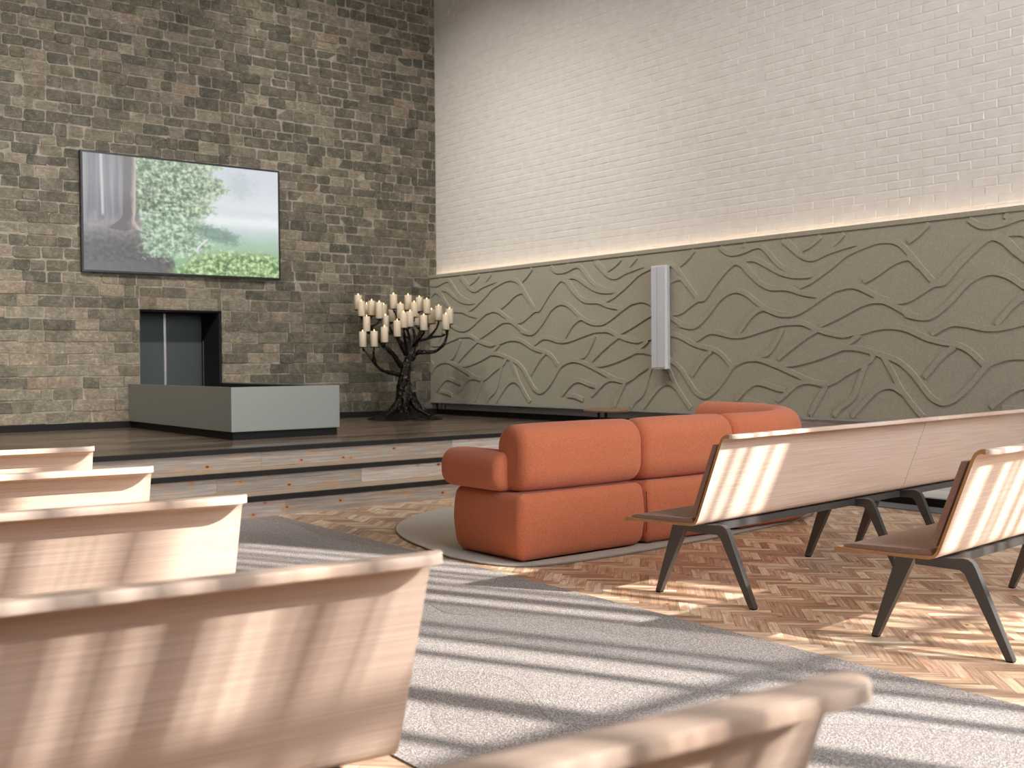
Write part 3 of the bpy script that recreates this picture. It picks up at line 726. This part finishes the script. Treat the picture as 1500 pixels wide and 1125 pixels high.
# ------------------------------------------------------------------ sofa
sofa = empty('modular_sofa', (5.4, 5.5, .014), 0, 'rust orange rounded modular sofa with curved corner, seen from behind', 'sofa')
def rplan(x0, x1, y0, y1, r):
    return [((x0+x1)/2 + a, (y0+y1)/2 + b_) for a, b_ in rrect(x1-x0, y1-y0, r, 7)]
def sof(mb, name):
    global last_base
    last_base = o_ = _sof(mb, name); bases.append(o_); return o_
bases = []
def _sof(mb, name):
    return local(mb, sofa).build(name, M['rust'], sofa)
q = MB(); slab(q, rplan(3.95, 4.972, 4.965, 5.70, (.05, .05, .1, .12)), .0145, .42, .06, .09, puff=.012); sof(q, 'base')
q = MB(); slab(q, rplan(4.976, 5.858, 4.965, 5.70, (.05, .05, .05, .05)), .0145, .42, .06, .09, puff=.012); sof(q, 'base')
q = MB(); slab(q, rplan(5.862, 7.075, 4.965, 5.74, (.05, .62, .05, .05)), .0145, .42, .06, .09, puff=.008); sof(q, 'base')
q = MB(); slab(q, rplan(6.15, 7.075, 5.745, 6.52, (.05, .05, .12, .12)), .0145, .42, .06, .09, puff=.008); sof(q, 'base')
R4 = (.13, .13, .135, .135); yc = 5.115; zc = .622
q = MB(); sweep(q, [(3.985, yc, zc), (4.976, yc, zc)], .275, .395, R4, .058, puff=.012); sof(q, 'back_cushion')
q = MB(); sweep(q, [(4.98, yc, zc), (5.856, yc, zc)], .275, .395, R4, .058, puff=.012); sof(q, 'back_cushion')
arc = [(6.33 + .605*sin(a), 5.72 - .605*cos(a), zc + .028*a/(pi/2)) for a in [k*pi/2/14 for k in range(15)]]
q = MB(); sweep(q, [(5.86, yc, zc)] + arc + [(6.935, 6.24, zc + .032)], .275, .395, R4, .05, puff=.004); sof(q, 'back_cushion')
q = MB(); sweep(q, [(4.03, 5.13, .54), (4.03, 5.73, .54)], .26, .235, (.09, .09, .1, .1), .05, puff=.006); sof(q, 'armrest')
def pipe(pts, name='piping'):
    q = MB(); tube(q, pts, .004, 6); return local(q, sofa).build(name, M['rust_seam'], sofa)
for xs, bi in ((4.974, 0), (5.860, 1)):
    pipe([(xs, 4.962, .10), (xs, 4.955, .22), (xs, 4.962, .36)]).parent = bases[bi]

# ------------------------------------------------------------------ candle tree
CX, CY = 7.43, 11.62
tree = empty('candle_tree', (CX, CY, ZS), 0, 'dark bronze tree-shaped candle stand in the corner of the stage', 'candle stand')
q = MB(); n = 48; rows = []
for i in range(15):
    k = i/14; ring = []
    for j in range(n):
        a = 2*pi*j/n
        R = .465*(1 + .05*sin(3*a + 1) + .04*sin(5*a))*(1-k*.86)
        hgt = .018 + .15*k**2.2
        w_ = mnoise.noise(Vector((cos(a)*R*9, sin(a)*R*9, 3)))*.03*(1 if 0 < i else 0)
        ridge = .03*max(0, cos(4*a + 2.2*k + .6))**3*sin(pi*min(k*1.2, 1))
        ring.append((CX + R*cos(a), CY + R*sin(a), ZS + .001 + (hgt + w_ + ridge if i else .012)))
    rows.append(ring)
q.grid([[(x, y, ZS + .001) for x, y, z in rows[0]]] + rows, closed=True, smooth=True); q.poly(rows[-1]); q.poly([(x, y, ZS + .001) for x, y, z in rows[0]], flip=True)
local(q, tree).build('base', M['bronze'], tree)
q = MB(); axis = catmull(TRUNK, 6)
for s in range(5):
    P = []
    for i, p in enumerate(axis):
        k = i/(len(axis)-1); R = .085*(1-k)**2.2 + .028; a = 2*pi*s/5 + 2.9*k
        P.append((p.x + R*cos(a), p.y + R*sin(a), p.z - (.03 if i == 0 else 0)))
    tube(q, P, lambda k: .040*(1-k)**.8 + .019, 10, .6, s)
tube(q, axis, lambda k: .055*(1-k) + .03, 12, .4, 9)
for s in range(7):
    a = 2*pi*s/7 + .3
    P = catmull([(CX + .07*cos(a), CY + .07*sin(a), ZS + .33), (CX + .13*cos(a + .1), CY + .13*sin(a + .1), ZS + .2), (CX + .22*cos(a + .25), CY + .22*sin(a + .25), ZS + .115), (CX + .35*cos(a + .3), CY + .35*sin(a + .3), ZS + .05)], 5)
    tube(q, P, lambda k: .032*(1-k) + .014, 8, .6, s)
local(q, tree).build('trunk', M['bronze'], tree)
samples = []
for li, L in enumerate(LIMBS):
    P = catmull(L, 5); r0 = .027 if len(L) > 4 else .017
    q = MB(); tube(q, P, lambda k: r0*(1-k) + .0075, 8, .6, li); local(q, tree).build('branch', M['bronze'], tree)
    samples += P
order = sorted(range(len(CANDLES)), key=lambda i: CANDLES[i][0]/CANDLES[i][1])
tiers = [('top', 1.785, 9), ('upper', 1.64, 1.785), ('middle', 1.47, 1.64), ('lowest', 0, 1.47)]
ORD = ['first', 'second', 'third', 'fourth', 'fifth', 'sixth', 'seventh', 'eighth', 'ninth', 'tenth', 'eleventh', 'twelfth']
lab = {}
for nm, lo, hi in tiers:
    ids = [i for i in order if lo <= CANDLES[i][2] < hi]
    for k, i in enumerate(ids):
        pos = 'leftmost' if k == 0 else ('rightmost' if k == len(ids)-1 else ORD[k] + ' from left')
        lab[i] = 'lit ivory pillar candle, %s in the %s tier of the bronze tree' % (pos, nm)
cup = None; first = None
for i, (x, y, z, h) in enumerate(CANDLES):
    c = Vector((x, y, z)); tgt = c - Vector((0, 0, .014))
    hold = tree
    best = min((s for s in samples if s.z < z - .03), key=lambda s: (s - tgt).length)
    if (best - tgt).length > .02:
        mid = Vector((tgt.x*.8 + best.x*.2, tgt.y*.8 + best.y*.2, tgt.z*.45 + best.z*.55))
        P = catmull([best, mid, tgt], 6)
        q = MB(); tube(q, P, lambda k: .011*(1-k) + .0065, 7, .4, i); hold = local(q, tree).build('branch', M['bronze'], tree)
    q = MB(); lathe(q, [(.004, z - .016), (.03, z - .013), (.054, z - .006), (.056, z - .0015), (.048, z - .003), (0, z - .004)], x, y, 18)
    local(q, tree).build('drip_plate', M['bronze'], hold)
    r = .045; h = max(h, .15)
    ce = empty('pillar_candle', (x, y, z - .0025), 0, lab[i], 'candle', 'pillar candles on the bronze tree')
    q = MB(); lathe(q, [(0, 0), (r - .003, 0), (r, .004), (r, h - .006), (r - .002, h - .001), (r - .006, h), (r - .012, h - .004), (.008, h - .012), (0, h - .013)], 0, 0, 22); q.build('wax', M['wax'], ce)
    q = MB(); tube(q, [(0, 0, h - .012), (.001, 0, h)], .0018, 6); wk = q.build('wick', M['wick'], ce)
    q = MB(); lathe(q, [(0, h - .002), (.005, h + .003), (.006, h + .008), (.0035, h + .016), (0, h + .024)], 0, 0, 10); q.build('flame', M['flame'], wk)

# ------------------------------------------------------------------ benches
BL = 2.07
PATH = [(-.272,.833,.021),(-.25,.833,.021),(-.229,.8328,.019),(-.211,.830,.0165),(-.197,.8205,.0145),(-.1868,.8025,.0135),(-.17,.757,.013),(-.10,.567,.013),(-.052,.437,.013),
        (-.042,.414,.013),(-.028,.399,.013),(-.008,.392,.013),(.06,.389,.013),(.20,.386,.013),(.34,.384,.0135),(.372,.3835,.017),(.395,.381,.022),(.412,.377,.02)]
def shell_outline():
    A, B_ = [], []; acc = 0; va = []
    for i, (y, z, th_) in enumerate(PATH):
        p0 = PATH[max(i-1, 0)]; p1 = PATH[min(i+1, len(PATH)-1)]
        t = Vector((p1[0]-p0[0], p1[1]-p0[1])).normalized(); n = Vector((-t.y, t.x))
        if i: acc += hypot(y-PATH[i-1][0], z-PATH[i-1][1])
        A.append((y + n.x*th_/2, z + n.y*th_/2, acc)); B_.append((y - n.x*th_/2, z - n.y*th_/2, acc))
    def capround(pa, pb, sgn):
        # squared end with softened arrises
        c = Vector(((pa[0]+pb[0])/2, (pa[1]+pb[1])/2)); h_ = Vector(pa[:2]) - c; r = h_.length; d0 = h_.normalized()
        o_ = Vector((d0.y, -d0.x)) if sgn < 0 else Vector((-d0.y, d0.x)); e_ = min(.0035, r*.6)
        P_ = []
        for hh_, oo_ in ((r - .0003, e_*.3), (r - e_*.3, e_*.75), (r - e_, e_), (-(r - e_), e_), (-(r - e_*.3), e_*.75), (-(r - .0003), e_*.3)):
            q_ = c + d0*hh_ + o_*oo_; P_.append((q_.x, q_.y, pa[2] + .01))
        return P_
    return A + capround(A[-1], B_[-1], -1) + B_[::-1] + capround(B_[0], A[0], -1)
OUT = shell_outline()
def make_bench(label, legs, group):
    root = empty('bench', (0, 0, 0), 0, label, 'bench', group)
    q = MB(); ends = [0, .0015, .004, .009, .017, .028, .040]
    xs = ends + [BL*k/12 for k in range(1, 12)] + [BL - e for e in ends[::-1]]
    rows = []
    for x in xs:
        s = min(x, BL - x); k = 1.0
        if s < .04: k = sqrt(max(0, 1-(1-s/.04)**2))
        e = .0012*(1 - min(s/.004, 1))
        rows.append([(x, (-.215 + (y + .215)*(.35 + .65*k)) if y < -.215 else y, z) for y, z, v in OUT])
    m = len(OUT)
    q.grid(rows, uvs=lambda a, b_: (xs[a], OUT[b_ % m][2]), closed=True, smooth=True, flip=True)
    q.poly(rows[0], mat=1, uv=[(p[1]*.5 + p[2], v[2]*.02) for p, v in zip(rows[0], OUT)]); q.poly(rows[-1], flip=True, mat=1, uv=[(p[1]*.5 + p[2], 0) for p in rows[0]])
    sh = q.build('plywood_shell', [M['oak'], M['ply']], root)
    md = sh.modifiers.new('es', 'EDGE_SPLIT'); md.split_angle = radians(34)
    q = MB(); prism(q, [(-.020,.4005), (.02,.3975), (.355,.3915), (.378,.3925), (.370,.402), (.34,.410), (.03,.421), (-.006,.424)], 'x', .006, BL - .006)
    q.build('seat_pad', M['pad'], root, .006, 3)
    q = MB(); n = Vector((.938, .346)); a = Vector((-.042, .437)); b_ = Vector((-.168, .779)); o = .0078
    prism(q, [tuple(a + n*o), tuple(a + n*.034 + Vector((-.004, .012))), tuple(b_ + n*.032), tuple(b_ + n*o + Vector((-.003, .010)))], 'x', .006, BL - .006)
    q.build('back_pad', M['pad'], root, .006, 3)
    q = MB(); q.box(min(legs) - .014, max(BL - .01 if min(legs) < .3 else 0, max(legs) + .014), -.032, .022, .345, .381); q.build('beam', M['legs'], root, .004)
    for lx in legs:
        t = .017
        q = MB(); prism(q, [(.105,.371), (.274,.0062), (.303,.0062), (.186,.371)], 'x', lx - t, lx + t); lg = q.build('leg', M['legs'], root, .004)
        q = MB(); q.box(lx - .0145, lx + .0145, .276, .301, 0, .006); q.build('foot_glide', M['black'], lg)
        q = MB(); prism(q, [(.104,.338), (.104,.372), (.05,.3775), (-.034,.3795), (-.095,.387), (-.118,.385), (-.136,.374), (-.149,.354), (-.298,.0062), (-.268,.0062), (-.104,.325), (-.085,.338)], 'x', lx - t, lx + t)
        lg = q.build('leg', M['legs'], root, .004)
        q = MB(); q.box(lx - .0145, lx + .0145, -.296, -.270, 0, .006); q.build('foot_glide', M['black'], lg)
    return root
def place(b_, anchor, local_pt, az):
    rz = radians(90 - az); c, s = cos(rz), sin(rz); lx, ly = local_pt
    b_.location = (anchor[0] - (c*lx - s*ly), anchor[1] - (s*lx + c*ly), .0005 if b_.name[:5] == 'bench' else 0); b_.rotation_euler = (0, 0, rz)
GL, GR = 'oak benches left of the aisle', 'oak benches right of the aisle'
left = [((1.507, 4.854), 98.0, 'bleached oak bench left of the aisle, nearest the stage steps'),
        ((1.365, 3.75), 98.5, 'bleached oak bench left of the aisle, second from the stage, back brightly sunlit'),
        ((1.258, 2.752), 97.4, 'bleached oak bench left of the aisle, third from the stage, end in sun'),
        ((1.160, 1.678), 96.4, 'bleached oak bench left of the aisle with slanting shadow stripes, large in lower left corner'),
        ((1.065, .700), 95.5, 'bleached oak bench closest to camera, only its rounded top edge showing at the bottom')]
p0 = make_bench('', (BL - .125, BL - 1.54), GL)
for i, (anc, az, lb) in enumerate(left):
    o = p0 if i == 0 else copy_tree(p0)
    tag(o, lb); place(o, anc, (BL, -.266), az)
p1 = make_bench('oak bench with brown pads right of the aisle, just behind the rust sofa', (.125, 1.54), GR)
place(p1, (4.127, 3.40), (.125, -.285), 84.8)
o = copy_tree(p1); tag(o, 'oak bench with brown pads right of the aisle, striped by sun, nearer the camera'); place(o, (4.182, 2.163), (.125, -.285), 84.8)
p2 = make_bench('shaded oak bench butted to the right end of the bench behind the sofa', (.05, 1.5), GR)
rz = radians(5.2); d = Vector((cos(rz), sin(rz)))
p2.location = (p1.location.x + d.x*(BL + .004), p1.location.y + d.y*(BL + .004), .0005); p2.rotation_euler = (0, 0, rz)

# ------------------------------------------------------------------ camera
f_px = 1604.4; yaw, pitch, roll = radians(38.11), radians(-1.204), radians(-.4615)
fw = Vector((sin(yaw)*cos(pitch), cos(yaw)*cos(pitch), sin(pitch))); r_ = Vector((cos(yaw), -sin(yaw), 0)); u_ = r_.cross(fw)
r2 = r_*cos(roll) + u_*sin(roll); u2 = u_*cos(roll) - r_*sin(roll)
cam = bpy.data.cameras.new('camera'); co = bpy.data.objects.new('camera', cam); COL.objects.link(co); SC.camera = co
co.matrix_world = Matrix(((r2.x, u2.x, -fw.x, 0), (r2.y, u2.y, -fw.y, 0), (r2.z, u2.z, -fw.z, 1.2), (0, 0, 0, 1)))
cam.sensor_width = 36; cam.lens = f_px*36/1500; cam.clip_start = .05
cam.dof.use_dof = True; cam.dof.focus_distance = 5.6; cam.dof.aperture_fstop = 4.0

# ------------------------------------------------------------------ light
wd = bpy.data.worlds.new('sky'); SC.world = wd; wd.use_nodes = True
bg = wd.node_tree.nodes['Background']; bg.inputs[0].default_value = (.80, .89, 1.0, 1); bg.inputs[1].default_value = SKY
sl = bpy.data.lights.new('sun', 'SUN'); sl.energy = SUN; sl.angle = radians(.68); sl.color = (1, .975, .95)
so = bpy.data.objects.new('sun', sl); COL.objects.link(so)
az, el = radians(155), radians(30)
so.rotation_euler = Vector((sin(az)*cos(el), cos(az)*cos(el), sin(el))).to_track_quat('Z', 'Y').to_euler()
so.location = (6, -8, 8)
pl = bpy.data.lights.new('window_portal', 'AREA'); pl.shape = 'RECTANGLE'; pl.size = WX1 - WX0; pl.size_y = WZ1 - WZ0; pl.cycles.is_portal = True
po = bpy.data.objects.new('window_portal', pl); COL.objects.link(po); po.location = ((WX0+WX1)/2, YB - .2, (WZ0+WZ1)/2); po.rotation_euler = (radians(90), 0, 0)
cl = bpy.data.lights.new('cove_strip', 'AREA'); cl.shape = 'RECTANGLE'; cl.size = .03; cl.size_y = PY1 - PY0 - .1; cl.energy = COVE; cl.color = (1, .74, .52)
ce = bpy.data.objects.new('cove_strip', cl); COL.objects.link(ce); ce.location = (8.418, (PY0+PY1)/2, 2.325); ce.rotation_euler = (radians(180), 0, 0)

def washer(x, y, dx, dy, tilt, watts, spread=radians(105)):  # unseen lamps added to brighten the stone wall and right wall
    fx = tag(empty('wall_washer_lamp', (x, y, ZC), 0), 'unseen oblong lamp added overhead to fill the wall with light', 'ceiling lamp', 'added fill lamps')
    a_ = atan2(dy, dx); fx.rotation_euler = (0, 0, a_ - pi/2)
    q = MB(); q.box(-.75, .75, -.2, .2, -.03, -.001); q.build('housing', M['white'], fx, .004)
    L = bpy.data.lights.new('wall_washer_lamp', 'AREA'); L.shape = 'RECTANGLE'; L.size = 1.4; L.size_y = .35; L.energy = watts; L.spread = spread; L.color = (1, .97, .93)
    o = bpy.data.objects.new('wall_washer_light', L); COL.objects.link(o); o.parent = fx; o.location = (0, .0, -.16); o.rotation_euler = (tilt, 0, 0)
for x, k in ((-2.6, 1.2), (.2, 1.2), (2.6, 1.0), (5.2, .5)): washer(x, 5.4, 0, 1, radians(50), WASH*k, radians(80))
for y, k in ((3.6, .5), (6.2, .75), (9.0, 1.05), (11.2, 1.45)): washer(5.0, y, 1, 0, radians(37), WASH2*k, radians(84))

SC.view_settings.view_transform = 'Standard'; SC.view_settings.look = 'None'; SC.view_settings.exposure = EXPO; SC.view_settings.gamma = 1
SC.view_settings.use_curve_mapping = False
SC.cycles.use_denoising = True; SC.cycles.denoiser = 'OPENIMAGEDENOISE'
SC.cycles.max_bounces = 10; SC.cycles.diffuse_bounces = 6; SC.cycles.glossy_bounces = 4; SC.cycles.sample_clamp_indirect = 6
